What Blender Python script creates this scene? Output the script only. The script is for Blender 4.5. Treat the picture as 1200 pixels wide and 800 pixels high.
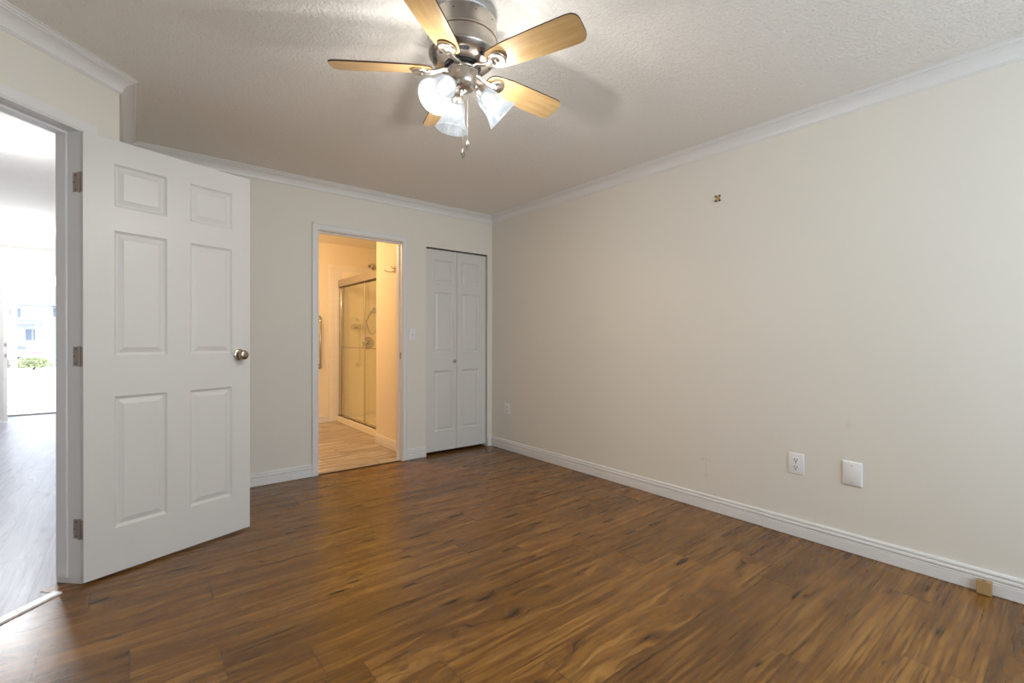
import bpy, bmesh, math, random
from mathutils import Vector, Matrix
random.seed(7)
for o in list(bpy.data.objects): bpy.data.objects.remove(o)
SC = bpy.context.scene
COL = SC.collection
R2 = math.sqrt(0.5)
PI = math.pi

# ------------------------------------------------------------------ camera
CAM = Vector((-2.9456, -3.9612, 1.115))
yaw, pit, rol = 0.682146, -0.0050214, 0.0032046
Fh = Vector((math.sin(yaw), math.cos(yaw), 0)); Rh = Vector((math.cos(yaw), -math.sin(yaw), 0)); Uh = Vector((0, 0, 1))
fw = math.cos(pit)*Fh + math.sin(pit)*Uh
up0 = -math.sin(pit)*Fh + math.cos(pit)*Uh
rt = math.cos(rol)*Rh + math.sin(rol)*up0
up = -math.sin(rol)*Rh + math.cos(rol)*up0
cd = bpy.data.cameras.new('camera'); co = bpy.data.objects.new('camera', cd); COL.objects.link(co)
M = Matrix((rt, up, -fw)).transposed().to_4x4(); M.translation = CAM
co.matrix_world = M
cd.sensor_width = 36.0; cd.lens = 551.263/1200*36.0; cd.clip_start = 0.02; cd.clip_end = 300
SC.camera = co

# ------------------------------------------------------------------ view, world, light
SC.view_settings.view_transform = 'Standard'
SC.view_settings.look = 'None'
SC.view_settings.gamma = 1.0
SC.view_settings.exposure = 0.22
SC.view_settings.use_curve_mapping = False
try:
    SC.cycles.use_denoising = True
    SC.cycles.max_bounces = 14; SC.cycles.diffuse_bounces = 8; SC.cycles.glossy_bounces = 5
    SC.cycles.transmission_bounces = 8; SC.cycles.transparent_max_bounces = 12
    SC.cycles.sample_clamp_indirect = 6.0
    SC.cycles.blur_glossy = 0.5
except Exception: pass
W = bpy.data.worlds.new('overcast_sky'); SC.world = W; W.use_nodes = True
wb = W.node_tree.nodes['Background']; wb.inputs[0].default_value = (0.84, 0.91, 1.0, 1); wb.inputs[1].default_value = 3.6

def area(name, loc, direction, sx, sy, power, color):
    l = bpy.data.lights.new(name, 'AREA'); l.shape = 'RECTANGLE'; l.size = sx; l.size_y = sy
    l.energy = power; l.color = color
    o = bpy.data.objects.new(name, l); COL.objects.link(o); o.location = loc
    o.rotation_euler = Vector(direction).to_track_quat('-Z', 'Y').to_euler(); return o
def point(name, loc, power, color, r=0.03):
    l = bpy.data.lights.new(name, 'POINT'); l.energy = power; l.color = color; l.shadow_soft_size = r
    o = bpy.data.objects.new(name, l); COL.objects.link(o); o.location = loc; return o
H = 2.383
YR = -5.30      # rear wall
XL = -4.13      # left wall
# daylight through the bedroom window behind the camera
WX0, WX1, WZ0, WZ1 = -2.35, -0.35, 0.75, 2.10
area('bedroom_window_daylight', ((WX0+WX1)/2, YR-0.04, (WZ0+WZ1)/2), (0, 1, -0.05), WX1-WX0, WZ1-WZ0, 27, (0.62, 0.83, 1.0))

# ------------------------------------------------------------------ materials
def mat(name, color=(0.8, 0.8, 0.8), rough=0.5, metal=0.0, spec=0.5, emit=None, estr=0.0):
    m = bpy.data.materials.new(name); m.use_nodes = True
    b = m.node_tree.nodes['Principled BSDF']
    b.inputs['Base Color'].default_value = (*color, 1); b.inputs['Roughness'].default_value = rough
    b.inputs['Metallic'].default_value = metal; b.inputs['Specular IOR Level'].default_value = spec
    if emit: b.inputs['Emission Color'].default_value = (*emit, 1); b.inputs['Emission Strength'].default_value = estr
    return m
class NT:
    def __init__(s, m): s.t = m.node_tree; s.n = s.t.nodes; s.l = s.t.links; s.b = s.n.get('Principled BSDF')
    def node(s, typ, **kw):
        x = s.n.new(typ)
        for k, v in kw.items(): setattr(x, k, v)
        return x
    def lk(s, a, b): s.l.new(a, b)
    def math(s, op, a, b=None):
        x = s.node('ShaderNodeMath', operation=op)
        for i, v in enumerate((a, b)):
            if v is None: continue
            if isinstance(v, (int, float)): x.inputs[i].default_value = v
            else: s.lk(v, x.inputs[i])
        return x.outputs[0]
    def ramp(s, fac, stops, interp='LINEAR'):
        r = s.node('ShaderNodeValToRGB'); r.color_ramp.interpolation = interp
        e = r.color_ramp.elements
        while len(e) < len(stops): e.new(0.5)
        for i, (p, c) in enumerate(stops):
            e[i].position = p; e[i].color = c if len(c) == 4 else (*c, 1)
        s.lk(fac, r.inputs[0]); return r.outputs[0]
    def noise(s, vec, scale, detail=2, rough=0.5, dist=0.0):
        x = s.node('ShaderNodeTexNoise'); x.inputs['Scale'].default_value = scale; x.inputs['Detail'].default_value = detail
        x.inputs['Roughness'].default_value = rough; x.inputs['Distortion'].default_value = dist
        if vec is not None: s.lk(vec, x.inputs['Vector'])
        return x.outputs['Fac']
    def mix(s, fac, a, b, blend='MIX'):
        x = s.node('ShaderNodeMix', data_type='RGBA', blend_type=blend)
        for sock, v in ((x.inputs[0], fac), (x.inputs[6], a), (x.inputs[7], b)):
            if isinstance(v, (int, float)): sock.default_value = v
            elif isinstance(v, tuple): sock.default_value = (*v, 1) if len(v) == 3 else v
            else: s.lk(v, sock)
        return x.outputs[2]
    def mapping(s, vec, scale=(1, 1, 1), loc=(0, 0, 0)):
        x = s.node('ShaderNodeMapping'); x.inputs['Scale'].default_value = scale; x.inputs['Location'].default_value = loc
        s.lk(vec, x.inputs['Vector']); return x.outputs[0]
    def bump(s, h, strength=0.2, dist=0.002):
        x = s.node('ShaderNodeBump'); x.inputs['Strength'].default_value = strength; x.inputs['Distance'].default_value = dist
        s.lk(h, x.inputs['Height']); s.lk(x.outputs[0], s.b.inputs['Normal'])
def obj_coords(nt): return nt.node('ShaderNodeTexCoord').outputs['Object']

def wall_paint(name, color, rough=0.55):
    m = mat(name, color, rough, spec=0.3); nt = NT(m); v = obj_coords(nt)
    nt.bump(nt.noise(v, 260, 2), 0.12, 0.0012); return m
WALL = (0.745, 0.71, 0.64)
M_WALL = wall_paint('wall_paint', WALL)
# right wall paint carries the two faint grey scuffs the photo shows
def scuffed():
    m = wall_paint('scuffed_wall_paint', WALL); nt = NT(m); v = nt.node('ShaderNodeTexCoord').outputs['Object']
    sp = nt.node('ShaderNodeSeparateXYZ'); nt.lk(v, sp.inputs[0]); y, z = sp.outputs[1], sp.outputs[2]
    def blob(cy, cz, ry, rz):
        a = nt.math('DIVIDE', nt.math('SUBTRACT', y, cy), ry); b = nt.math('DIVIDE', nt.math('SUBTRACT', z, cz), rz)
        d = nt.math('ADD', nt.math('MULTIPLY', a, a), nt.math('MULTIPLY', b, b))
        return nt.math('MAXIMUM', nt.math('SUBTRACT', 1.0, d), 0.0)
    tot = None
    for b in ((-2.342, .325, .014, .018), (-2.365, .333, .012, .014), (-2.388, .322, .013, .012), (-2.364, .28, .008, .045),
              (-2.366, .225, .018, .02), (-3.158, .668, .016, .03)):
        k = blob(*b); tot = k if tot is None else nt.math('ADD', tot, k)
    n = nt.noise(v, 60, 3)
    f = nt.math('MULTIPLY', nt.math('MINIMUM', nt.math('MULTIPLY', tot, n), 1.0), 0.30)
    nt.lk(nt.mix(f, WALL, (0.40, 0.38, 0.36)), nt.b.inputs['Base Color']); return m
M_WALLR = scuffed()
def ceiling_mat():
    m = mat('textured_ceiling', (0.87, 0.835, 0.785), 0.85, spec=0.1); nt = NT(m); v = obj_coords(nt)
    a = nt.noise(v, 80, 4, 0.65); b = nt.noise(v, 26, 2)
    sp = nt.ramp(a, [(0.45, (0, 0, 0)), (0.72, (1, 1, 1))])
    nt.bump(nt.math('ADD', nt.math('MULTIPLY', sp, 1.0), nt.math('MULTIPLY', b, 0.5)), 0.5, 0.009); return m
M_CEIL = ceiling_mat()
M_TRIM = mat('white_trim_paint', (0.75, 0.735, 0.72), 0.35, spec=0.45)
def door_mat():
    m = mat('white_door_paint', (0.66, 0.64, 0.615), 0.38, spec=0.45); nt = NT(m); v = obj_coords(nt)
    nt.bump(nt.noise(nt.mapping(v, (90, 90, 4)), 2.0, 3, 0.6), 0.10, 0.0015); return m
M_DOOR = door_mat()
def nickel(name, c=(0.55, 0.505, 0.455), r=0.31):
    m = mat(name, c, r, 1.0); m.node_tree.nodes['Principled BSDF'].inputs['Anisotropic'].default_value = 0.4; return m
M_NICKEL = nickel('brushed_nickel')
M_KNOB = mat('satin_nickel_knob', (0.42, 0.36, 0.29), 0.24, 1.0)
M_HINGE = mat('aged_nickel_hinge', (0.36, 0.31, 0.265), 0.45, 0.55)
M_CHROME = mat('chrome', (0.52, 0.50, 0.48), 0.14, 1.0)
M_FOB = mat('dull_nickel_chain', (0.20, 0.18, 0.16), 0.4, 0.8)
M_BLACK = mat('black_gap', (0.012, 0.012, 0.015), 0.6)
M_PLASTIC = mat('white_plastic', (0.82, 0.80, 0.80), 0.3)
M_SLOT = mat('dark_slot', (0.03, 0.028, 0.028), 0.5)
M_SCREW = mat('painted_screw', (0.55, 0.53, 0.52), 0.35, 0.3)
M_TAN = mat('tan_block', (0.42, 0.27, 0.12), 0.45)
M_BRASS = mat('aged_brass', (0.55, 0.40, 0.18), 0.4, 0.6)
M_DARKBR = mat('dark_bronze', (0.06, 0.04, 0.025), 0.5, 0.3)
M_ALU = mat('pale_metal_strip', (0.80, 0.80, 0.82), 0.4, 0.2)
M_STRIPBR = mat('brown_wood_strip', (0.17, 0.085, 0.03), 0.4)
M_CREAM = wall_paint('bathroom_paint', (0.80, 0.74, 0.62))
M_HALL = wall_paint('hall_paint', (0.84, 0.83, 0.82))

def wood_floor(name, W, L, cols, tone=(0.82, 1.2), rough=0.27, coat=0.0):
    """cols = dark streak, dark, mid, light"""
    m = mat(name, cols[2], rough, spec=0.45); nt = NT(m)
    uv = nt.node('ShaderNodeUVMap', uv_map='plank').outputs[0]
    at = nt.node('ShaderNodeAttribute', attribute_name='plank_random'); rc = nt.node('ShaderNodeSeparateColor'); nt.lk(at.outputs['Color'], rc.inputs[0])
    s = nt.node('ShaderNodeSeparateXYZ'); nt.lk(uv, s.inputs[0]); u, v = s.outputs[0], s.outputs[1]
    c = nt.node('ShaderNodeCombineXYZ')
    nt.lk(nt.math('ADD', u, nt.math('MULTIPLY', rc.outputs[0], 41.0)), c.inputs[0])
    nt.lk(nt.math('ADD', v, nt.math('MULTIPLY', rc.outputs[1], 17.0)), c.inputs[1])
    nt.lk(nt.math('MULTIPLY', rc.outputs[2], 9.0), c.inputs[2]); p = c.outputs[0]
    # warp the grain round slow swirls
    wv = nt.node('ShaderNodeTexNoise'); wv.inputs['Scale'].default_value = 1.0; wv.inputs['Detail'].default_value = 2
    nt.lk(nt.mapping(p, (2.6, 9.0, 1)), wv.inputs['Vector'])
    sw = nt.math('SUBTRACT', wv.outputs['Fac'], 0.5)
    amp = nt.math('ADD', nt.math('MULTIPLY', nt.math('GREATER_THAN', rc.outputs[1], 0.72), 0.15), 0.016)
    c2 = nt.node('ShaderNodeCombineXYZ'); s2 = nt.node('ShaderNodeSeparateXYZ'); nt.lk(p, s2.inputs[0])
    nt.lk(s2.outputs[0], c2.inputs[0]); nt.lk(nt.math('ADD', s2.outputs[1], nt.math('MULTIPLY', sw, amp)), c2.inputs[1]); nt.lk(s2.outputs[2], c2.inputs[2])
    pw = c2.outputs[0]
    band = nt.noise(nt.mapping(pw, (1.3, 21, 1)), 1.0, 5, 0.66)           # broad light and dark bands
    tone0 = nt.ramp(band, [(0.35, cols[1]), (0.51, cols[2]), (0.67, cols[3])])
    rings = nt.math('SINE', nt.math('MULTIPLY', nt.math('ADD', s2.outputs[1], nt.math('MULTIPLY', sw, nt.math('MULTIPLY', amp, 3.0))), 430.0))
    ringm = nt.ramp(nt.noise(nt.mapping(p, (1.5, 7, 1)), 1.0, 2), [(0.46, (0, 0, 0)), (0.64, (1, 1, 1))])
    rf = nt.math('MULTIPLY', nt.math('MULTIPLY', nt.math('MAXIMUM', rings, 0.0), ringm), 0.62)
    t1 = nt.mix(rf, tone0, cols[1])
    fib = nt.noise(nt.mapping(pw, (4.5, 120, 1)), 1.0, 5, 0.75)
    t2 = nt.mix(nt.ramp(fib, [(0.47, (0, 0, 0)), (0.64, (1, 1, 1))]), t1, cols[1])
    t2b = nt.mix(nt.ramp(fib, [(0.25, (0.35, 0.35, 0.35)), (0.45, (0, 0, 0))]), t2, cols[3])
    med = nt.noise(nt.mapping(pw, (2.0, 46, 1), (5, 1, 0)), 1.0, 3, 0.6)
    t2b = nt.mix(nt.ramp(med, [(0.44, (0, 0, 0)), (0.66, (0.75, 0.75, 0.75))]), t2b, cols[1])
    t2b = nt.mix(nt.ramp(med, [(0.30, (0.55, 0.55, 0.55)), (0.44, (0, 0, 0))]), t2b, cols[3])
    strk = nt.noise(nt.mapping(pw, (2.4, 78, 1), (3, 7, 0)), 1.0, 4, 0.66)
    t3 = nt.mix(nt.ramp(strk, [(0.57, (0, 0, 0)), (0.70, (0.85, 0.85, 0.85))]), t2b, cols[0])
    vo = nt.node('ShaderNodeTexVoronoi'); vo.inputs['Scale'].default_value = 1.0; nt.lk(nt.mapping(pw, (3.6, 15, 1)), vo.inputs['Vector'])
    kc = nt.node('ShaderNodeSeparateColor'); nt.lk(vo.outputs['Color'], kc.inputs[0])
    size = nt.math('MULTIPLY', nt.math('GREATER_THAN', kc.outputs[0], 0.40), nt.math('ADD', nt.math('MULTIPLY', kc.outputs[1], 0.26), 0.09))
    kn = nt.math('DIVIDE', vo.outputs['Distance'], nt.math('ADD', size, 0.0001))
    kn = nt.math('ADD', kn, nt.math('MULTIPLY', nt.math('SUBTRACT', fib, 0.5), 0.9))
    t4 = nt.mix(nt.ramp(kn, [(0.30, (0.95, 0.95, 0.95)), (1.25, (0, 0, 0))]), t3, cols[0])
    tn = nt.math('ADD', nt.math('MULTIPLY', rc.outputs[2], tone[1]-tone[0]), tone[0])
    cc = nt.node('ShaderNodeCombineColor')
    for i in range(3): nt.lk(tn, cc.inputs[i])
    t5 = nt.mix(1.0, t4, cc.outputs[0], 'MULTIPLY')
    ev = nt.math('MINIMUM', v, nt.math('SUBTRACT', W, v)); eu = nt.math('MINIMUM', u, nt.math('SUBTRACT', L, u))
    sv = nt.math('MULTIPLY', nt.math('LESS_THAN', ev, 0.0013), 0.65); su = nt.math('MULTIPLY', nt.math('LESS_THAN', eu, 0.0016), 0.75)
    t6 = nt.mix(nt.math('MAXIMUM', sv, su), t5, (0.03, 0.017, 0.008))
    nt.lk(t6, nt.b.inputs['Base Color'])
    nt.lk(nt.math('ADD', nt.math('MULTIPLY', fib, 0.16), rough-0.08), nt.b.inputs['Roughness'])
    nt.bump(nt.math('SUBTRACT', fib, nt.math('MULTIPLY', nt.math('MAXIMUM', sv, su), 2.0)), 0.10, 0.0010)
    return m
M_WOOD = wood_floor('brown_oak_laminate', 0.195, 1.37, [(0.022, 0.008, 0.002), (0.112, 0.045, 0.008), (0.270, 0.120, 0.020), (0.325, 0.166, 0.042)])
M_HALLWOOD = wood_floor('glare_grey_laminate', 0.195, 1.37, [(0.16, 0.16, 0.19), (0.24, 0.24, 0.28), (0.30, 0.30, 0.345), (0.36, 0.36, 0.41)], (0.92, 1.06), 0.34)  # daylight glare on the brown hall laminate is put into this pale grey colour
M_BATHWOOD = wood_floor('marbled_plank_tile', 0.30, 0.60, [(0.13, 0.10, 0.075), (0.27, 0.22, 0.17), (0.54, 0.47, 0.40), (0.78, 0.72, 0.64)], (0.9, 1.08), 0.35)

def tile_mat():
    m = mat('white_square_tile', (0.82, 0.80, 0.76), 0.12); nt = NT(m)
    g = nt.node('ShaderNodeNewGeometry'); s = nt.node('ShaderNodeSeparateXYZ'); nt.lk(g.outputs['Position'], s.inputs[0])
    def cell(a): 
        f = nt.math('FRACT', nt.math('DIVIDE', a, 0.108)); return nt.math('LESS_THAN', nt.math('MINIMUM', f, nt.math('SUBTRACT', 1.0, f)), 0.018)
    xy = nt.math('ADD', s.outputs[0], s.outputs[1])
    gr = nt.math('MAXIMUM', cell(xy), cell(s.outputs[2]))
    nt.lk(nt.mix(gr, (0.82, 0.79, 0.73), (0.74, 0.70, 0.63)), nt.b.inputs['Base Color'])
    nt.bump(nt.math('SUBTRACT', 1.0, gr), 0.3, 0.001); return m
M_TILE = tile_mat()
M_ACRYL = mat('smooth_acrylic', (0.88, 0.83, 0.73), 0.22)
def thin_glass(name, tint, gloss=0.10):
    m = bpy.data.materials.new(name); m.use_nodes = True; nt = NT(m); nt.n.remove(nt.b)
    out = nt.n['Material Output']
    t = nt.node('ShaderNodeBsdfTransparent'); t.inputs[0].default_value = (*tint, 1)
    g = nt.node('ShaderNodeBsdfGlossy'); g.inputs['Roughness'].default_value = 0.02
    lw = nt.node('ShaderNodeLayerWeight'); lw.inputs[0].default_value = 0.5
    mx = nt.node('ShaderNodeMixShader'); nt.lk(nt.math('ADD', nt.math('MULTIPLY', nt.math('POWER', lw.outputs['Facing'], 5.0), 0.9), 0.035), mx.inputs[0]); nt.lk(t.outputs[0], mx.inputs[1]); nt.lk(g.outputs[0], mx.inputs[2])
    nt.lk(mx.outputs[0], out.inputs[0]); return m
M_GLASS = thin_glass('shower_glass', (0.975, 0.985, 0.93))
M_CLEAR = thin_glass('clear_glass', (0.97, 0.98, 0.98))
def shade_glass():
    m = bpy.data.materials.new('frosted_marbled_glass'); m.use_nodes = True; nt = NT(m); nt.n.remove(nt.b)
    out = nt.n['Material Output']; v = obj_coords(nt)
    col = nt.ramp(nt.noise(v, 34, 4, 0.6, 1.5), [(0.32, (0.52, 0.60, 0.66)), (0.68, (0.90, 0.95, 0.98))])
    tl = nt.node('ShaderNodeEmission'); df = nt.node('ShaderNodeBsdfDiffuse'); gl = nt.node('ShaderNodeBsdfGlossy'); gl.inputs['Roughness'].default_value = 0.25
    nt.lk(col, tl.inputs[0]); tl.inputs[1].default_value = 1.5; df.inputs[0].default_value = (.02, .021, .022, 1)
    a = nt.node('ShaderNodeMixShader'); a.inputs[0].default_value = 0.55; nt.lk(df.outputs[0], a.inputs[1]); nt.lk(tl.outputs[0], a.inputs[2])
    b = nt.node('ShaderNodeMixShader'); b.inputs[0].default_value = 0.06; nt.lk(a.outputs[0], b.inputs[1]); nt.lk(gl.outputs[0], b.inputs[2])
    tr = nt.node('ShaderNodeBsdfTransparent'); tr.inputs[0].default_value = (.97, .99, 1, 1)
    c = nt.node('ShaderNodeMixShader'); c.inputs[0].default_value = 0.60; nt.lk(b.outputs[0], c.inputs[1]); nt.lk(tr.outputs[0], c.inputs[2])
    nt.lk(c.outputs[0], out.inputs[0]); return m
M_SHADE = shade_glass()
M_BULB = mat('lit_bulb', (1, 1, 1), 0.3, emit=(0.90, 0.96, 1.0), estr=2.2)
def blade_wood():
    m = mat('maple_blade', (0.5, 0.3, 0.12), 0.30, spec=0.5); nt = NT(m)
    uv = nt.node('ShaderNodeUVMap', uv_map='blade').outputs[0]
    n = nt.noise(nt.mapping(uv, (5, 60, 1)), 1.0, 4, 0.6); n2 = nt.noise(nt.mapping(uv, (40, 70, 1)), 1.0, 2)
    c = nt.ramp(n, [(0.3, (0.42, 0.26, 0.105)), (0.7, (0.56, 0.38, 0.185))])
    nt.lk(nt.mix(nt.math('MULTIPLY', n2, 0.35), c, (0.44, 0.275, 0.12)), nt.b.inputs['Base Color']); return m
M_BLADE = blade_wood()
M_BLADEDK = mat('dark_walnut_edge', (0.055, 0.022, 0.012), 0.4)

# ------------------------------------------------------------------ mesh helpers
def MB(): return bmesh.new()
def v_(bm, p, M=None): return bm.verts.new(M @ Vector(p) if M else Vector(p))
def box(bm, x0, x1, y0, y1, z0, z1, M=None):
    c = [(x0, y0, z0), (x1, y0, z0), (x1, y1, z0), (x0, y1, z0), (x0, y0, z1), (x1, y0, z1), (x1, y1, z1), (x0, y1, z1)]
    vs = [v_(bm, p, M) for p in c]
    return [bm.faces.new([vs[i] for i in f]) for f in ((3, 2, 1, 0), (4, 5, 6, 7), (0, 1, 5, 4), (1, 2, 6, 5), (2, 3, 7, 6), (3, 0, 4, 7))]
def prism(bm, pts, z0, z1, M=None):
    a = [v_(bm, (p[0], p[1], z0), M) for p in pts]; b = [v_(bm, (p[0], p[1], z1), M) for p in pts]; n = len(pts)
    bm.faces.new(list(reversed(a))); bm.faces.new(b)
    for i in range(n): bm.faces.new([a[i], a[(i+1) % n], b[(i+1) % n], b[i]])
def lathe(bm, prof, seg=32, M=None, a0=0.0, cap=True):
    """prof: (r, z) list turned round z"""
    rings = []
    for r, z in prof:
        if r < 1e-6: rings.append([v_(bm, (0, 0, z), M)])
        else: rings.append([v_(bm, (r*math.cos(a0+2*PI*i/seg), r*math.sin(a0+2*PI*i/seg), z), M) for i in range(seg)])
    for A, B in zip(rings, rings[1:]):
        for i in range(seg):
            j = (i+1) % seg
            if len(A) == 1 and len(B) == 1: continue
            if len(A) == 1: bm.faces.new([A[0], B[j], B[i]])
            elif len(B) == 1: bm.faces.new([A[i], A[j], B[0]])
            else: bm.faces.new([A[i], A[j], B[j], B[i]])
    if cap:
        for r_ in (rings[0], rings[-1]):
            if len(r_) > 2:
                try: bm.faces.new(r_)
                except ValueError: pass
def tube(bm, pts, r, seg=10, M=None, caps=True):
    pts = [Vector(p) for p in pts]; rings = []; n = len(pts); prev = None
    rr = r if isinstance(r, (list, tuple)) else [r]*n
    for i, p in enumerate(pts):
        t = (pts[min(i+1, n-1)]-pts[max(i-1, 0)]).normalized()
        if prev is None:
            a = Vector((0, 0, 1)) if abs(t.z) < 0.9 else Vector((1, 0, 0)); u = t.cross(a).normalized()
        else: u = (prev - t*prev.dot(t)).normalized()
        w = t.cross(u); prev = u
        rings.append([v_(bm, p+rr[i]*(math.cos(2*PI*k/seg)*u+math.sin(2*PI*k/seg)*w), M) for k in range(seg)])
    for A, B in zip(rings, rings[1:]):
        for i in range(seg): bm.faces.new([A[i], A[(i+1) % seg], B[(i+1) % seg], B[i]])
    if caps: bm.faces.new(list(reversed(rings[0]))); bm.faces.new(rings[-1])
def sphere(bm, c, r, sc=(1, 1, 1), u=20, v=12, M=None):
    T = Matrix.Translation(Vector(c)) @ Matrix.Diagonal((sc[0], sc[1], sc[2], 1))
    if M: T = M @ T
    prof = [(r*math.sin(PI*i/v), -r*math.cos(PI*i/v)) for i in range(v+1)]
    lathe(bm, prof, u, T, cap=False)
def obj(name, bm, material, parent=None, smooth=False, bevel=0.0, seg=2, angle=35):
    bmesh.ops.recalc_face_normals(bm, faces=bm.faces)
    me = bpy.data.meshes.new(name); bm.to_mesh(me); bm.free()
    for m in (material if isinstance(material, (list, tuple)) else [material]): me.materials.append(m)
    o = bpy.data.objects.new(name, me); COL.objects.link(o)
    if parent: o.parent = parent
    if bevel:
        b = o.modifiers.new('edge', 'BEVEL'); b.width = bevel; b.segments = seg; b.limit_method = 'ANGLE'; b.angle_limit = math.radians(40)
    if smooth or bevel:
        for p in me.polygons: p.use_smooth = True
        try: me.set_sharp_from_angle(angle=math.radians(angle))
        except Exception: pass
    return o
def tag(o, label, cat, group=None, kind=None):
    o['label'] = label; o['category'] = cat
    if group: o['group'] = group
    if kind: o['kind'] = kind
    return o
def struct(name, bm, material, label, cat, parent=None, **k): return tag(obj(name, bm, material, parent, **k), label, cat, kind='structure')
def thing(name, loc, label, cat, group=None, kind=None, rotz=0.0):
    o = bpy.data.objects.new(name, None); COL.objects.link(o); o.location = loc; o.rotation_euler = (0, 0, rotz); o.empty_display_size = 0.1
    return tag(o, label, cat, group, kind)
def frame(origin, ux, uz=Vector((0, 0, 1))):
    """matrix: local x along ux, local z along uz"""
    ux = Vector(ux).normalized(); uz = Vector(uz).normalized(); uy = uz.cross(ux)
    m = Matrix((ux, uy, uz)).transposed().to_4x4(); m.translation = Vector(origin); return m

# entry wall frame: local x = along the wall (s), local y = depth to the hall (d)
ME = frame((0, 0, 0), (R2, R2, 0))
D0, D1 = 1.440, 1.560
XRW, XHW = -2.985, -3.09                     # short return wall: room face, hall face
C_IN = (XRW, XRW + D0/R2); C_HALL = (XHW, XHW + D1/R2)
def sd(s, d): return (R2*(s-d), R2*(s+d))
S_IN = (C_IN[0]+C_IN[1])*R2
S_L = -4.40
P_L = sd(S_L, D0)
XL = P_L[0]
SO0, SO1 = -3.757, -2.951                    # rough opening of the entry door
DZ = 2.045

# ------------------------------------------------------------------ walls
b = MB(); box(b, 0, 0.12, YR-0.12, 2.57, 0, 2.45); struct('wall_right', b, M_WALLR, 'long off-white wall with outlets opposite the entry door', 'wall')
BX0, BX1, BZ = -1.757, -1.020, 1.998         # bathroom door opening
KX0, KX1, KZ = -0.775, -0.057, 1.987         # closet opening
b = MB(); box(b, XHW, BX0, 0, 0.11, 0, 2.45); box(b, BX0, BX1, 0, 0.11, BZ, 2.45); box(b, BX1, KX0, 0, 0.11, 0, 2.45)
box(b, KX0, KX1, 0, 0.11, KZ, 2.45); box(b, KX1, 0, 0, 0.11, 0, 2.45)
struct('wall_back', b, M_WALL, 'off-white end wall holding the bathroom opening and the closet', 'wall')
b = MB(); prism(b, [C_IN, (XRW, 0.0), (XHW, 0.0), C_HALL], 0, 2.45); struct('wall_return', b, M_WALL, 'short off-white wall running back from behind the open door', 'wall')
b = MB(); prism(b, [(S_L-0.1, D0), (SO0, D0), (SO0, D1), (S_L-0.1, D1)], 0, 2.45, ME)
box(b, SO0, SO1, D0, D1, DZ+0.02, 2.45, ME)
e0 = sd(SO1, D0); e1 = sd(SO1, D1); prism(b, [e0, C_IN, C_HALL, e1], 0, 2.45)
struct('wall_entry', b, M_WALL, 'angled off-white wall above and beside the open entry door', 'wall')
b = MB(); box(b, XL-0.12, XL, YR-0.12, P_L[1]+0.05, 0, 2.45); struct('wall_left', b, M_WALL, 'off-white side wall beside the camera', 'wall')
b = MB(); box(b, XL, WX0, YR-0.12, YR, 0, 2.45); box(b, WX1, 0, YR-0.12, YR, 0, 2.45); box(b, WX0, WX1, YR-0.12, YR, 0, WZ0); box(b, WX0, WX1, YR-0.12, YR, WZ1, 2.45)
struct('wall_rear', b, M_WALL, 'off-white wall with the bedroom window behind the camera', 'wall')
# bedroom window
t = thing('window_1', ((WX0+WX1)/2, YR-0.06, WZ0), 'white framed bedroom window in the wall behind the camera', 'window', kind='structure')
ww, wh = WX1-WX0, WZ1-WZ0
b = MB()
for x0, x1, z0, z1 in ((-ww/2, -ww/2+.05, 0, wh), (ww/2-.05, ww/2, 0, wh), (-ww/2, ww/2, 0, .05), (-ww/2, ww/2, wh-.05, wh), (-.025, .025, 0, wh)): box(b, x0, x1, -.05, -.01, z0, z1)
obj('window_frame', b, M_TRIM, t)
b = MB(); box(b, -ww/2+.05, ww/2-.05, -.034, -.030, .05, wh-.05); obj('window_pane', b, M_CLEAR, t)
# bathroom shell
XB, YB = -2.60, 2.45
b = MB(); box(b, XB-0.1, 0, YB, YB+0.12, 0, 2.45); struct('wall_bathroom_back', b, M_CREAM, 'cream bathroom wall behind the shower and grab bar', 'wall')
b = MB(); box(b, XB-0.1, XB, 0.11, YB, 0, 2.45); struct('wall_bathroom_side', b, M_CREAM, 'cream bathroom side wall', 'wall')
XS, YS = -0.90, 0.86
b = MB(); box(b, XS, 0.0, YS-0.10, YS, 0, 2.45); box(b, XS, XS+0.10, 0.11, YS-0.10, 0, 2.45)
struct('wall_bathroom_partition', b, M_CREAM, 'short cream wall between bathroom door and shower, with a robe hook', 'wall')
# hall shell
YF = 5.65; XH0 = -5.40; FX0, FX1, FZ = -4.80, -3.72, 2.03
b = MB(); box(b, XHW, XHW+0.10, 0.11, YF, 0, 2.45); struct('wall_hall_side', b, M_HALL, 'white hall wall running to the front door', 'wall')
b = MB(); box(b, XH0-0.1, XH0, P_L[1], YF, 0, 2.45); struct('wall_hall_far', b, M_HALL, 'white far side wall of the hall', 'wall')
b = MB(); box(b, XH0-0.1, XL-0.12, P_L[1]-0.07, P_L[1]+0.05, 0, 2.45); struct('wall_hall_rear', b, M_HALL, 'white rear wall of the hall', 'wall')
b = MB(); box(b, XH0, FX0, YF, YF+0.12, 0, 2.45); box(b, FX1, XHW+0.1, YF, YF+0.12, 0, 2.45); box(b, FX0, FX1, YF, YF+0.12, FZ, 2.45)
struct('wall_hall_front', b, M_HALL, 'white wall round the open front door at the end of the hall', 'wall')
b = MB(); box(b, XH0-0.1, 0.12, YR-0.12, YF+0.12, H, H+0.1); struct('ceiling', b, M_CEIL, 'off-white textured ceiling', 'ceiling')

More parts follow.
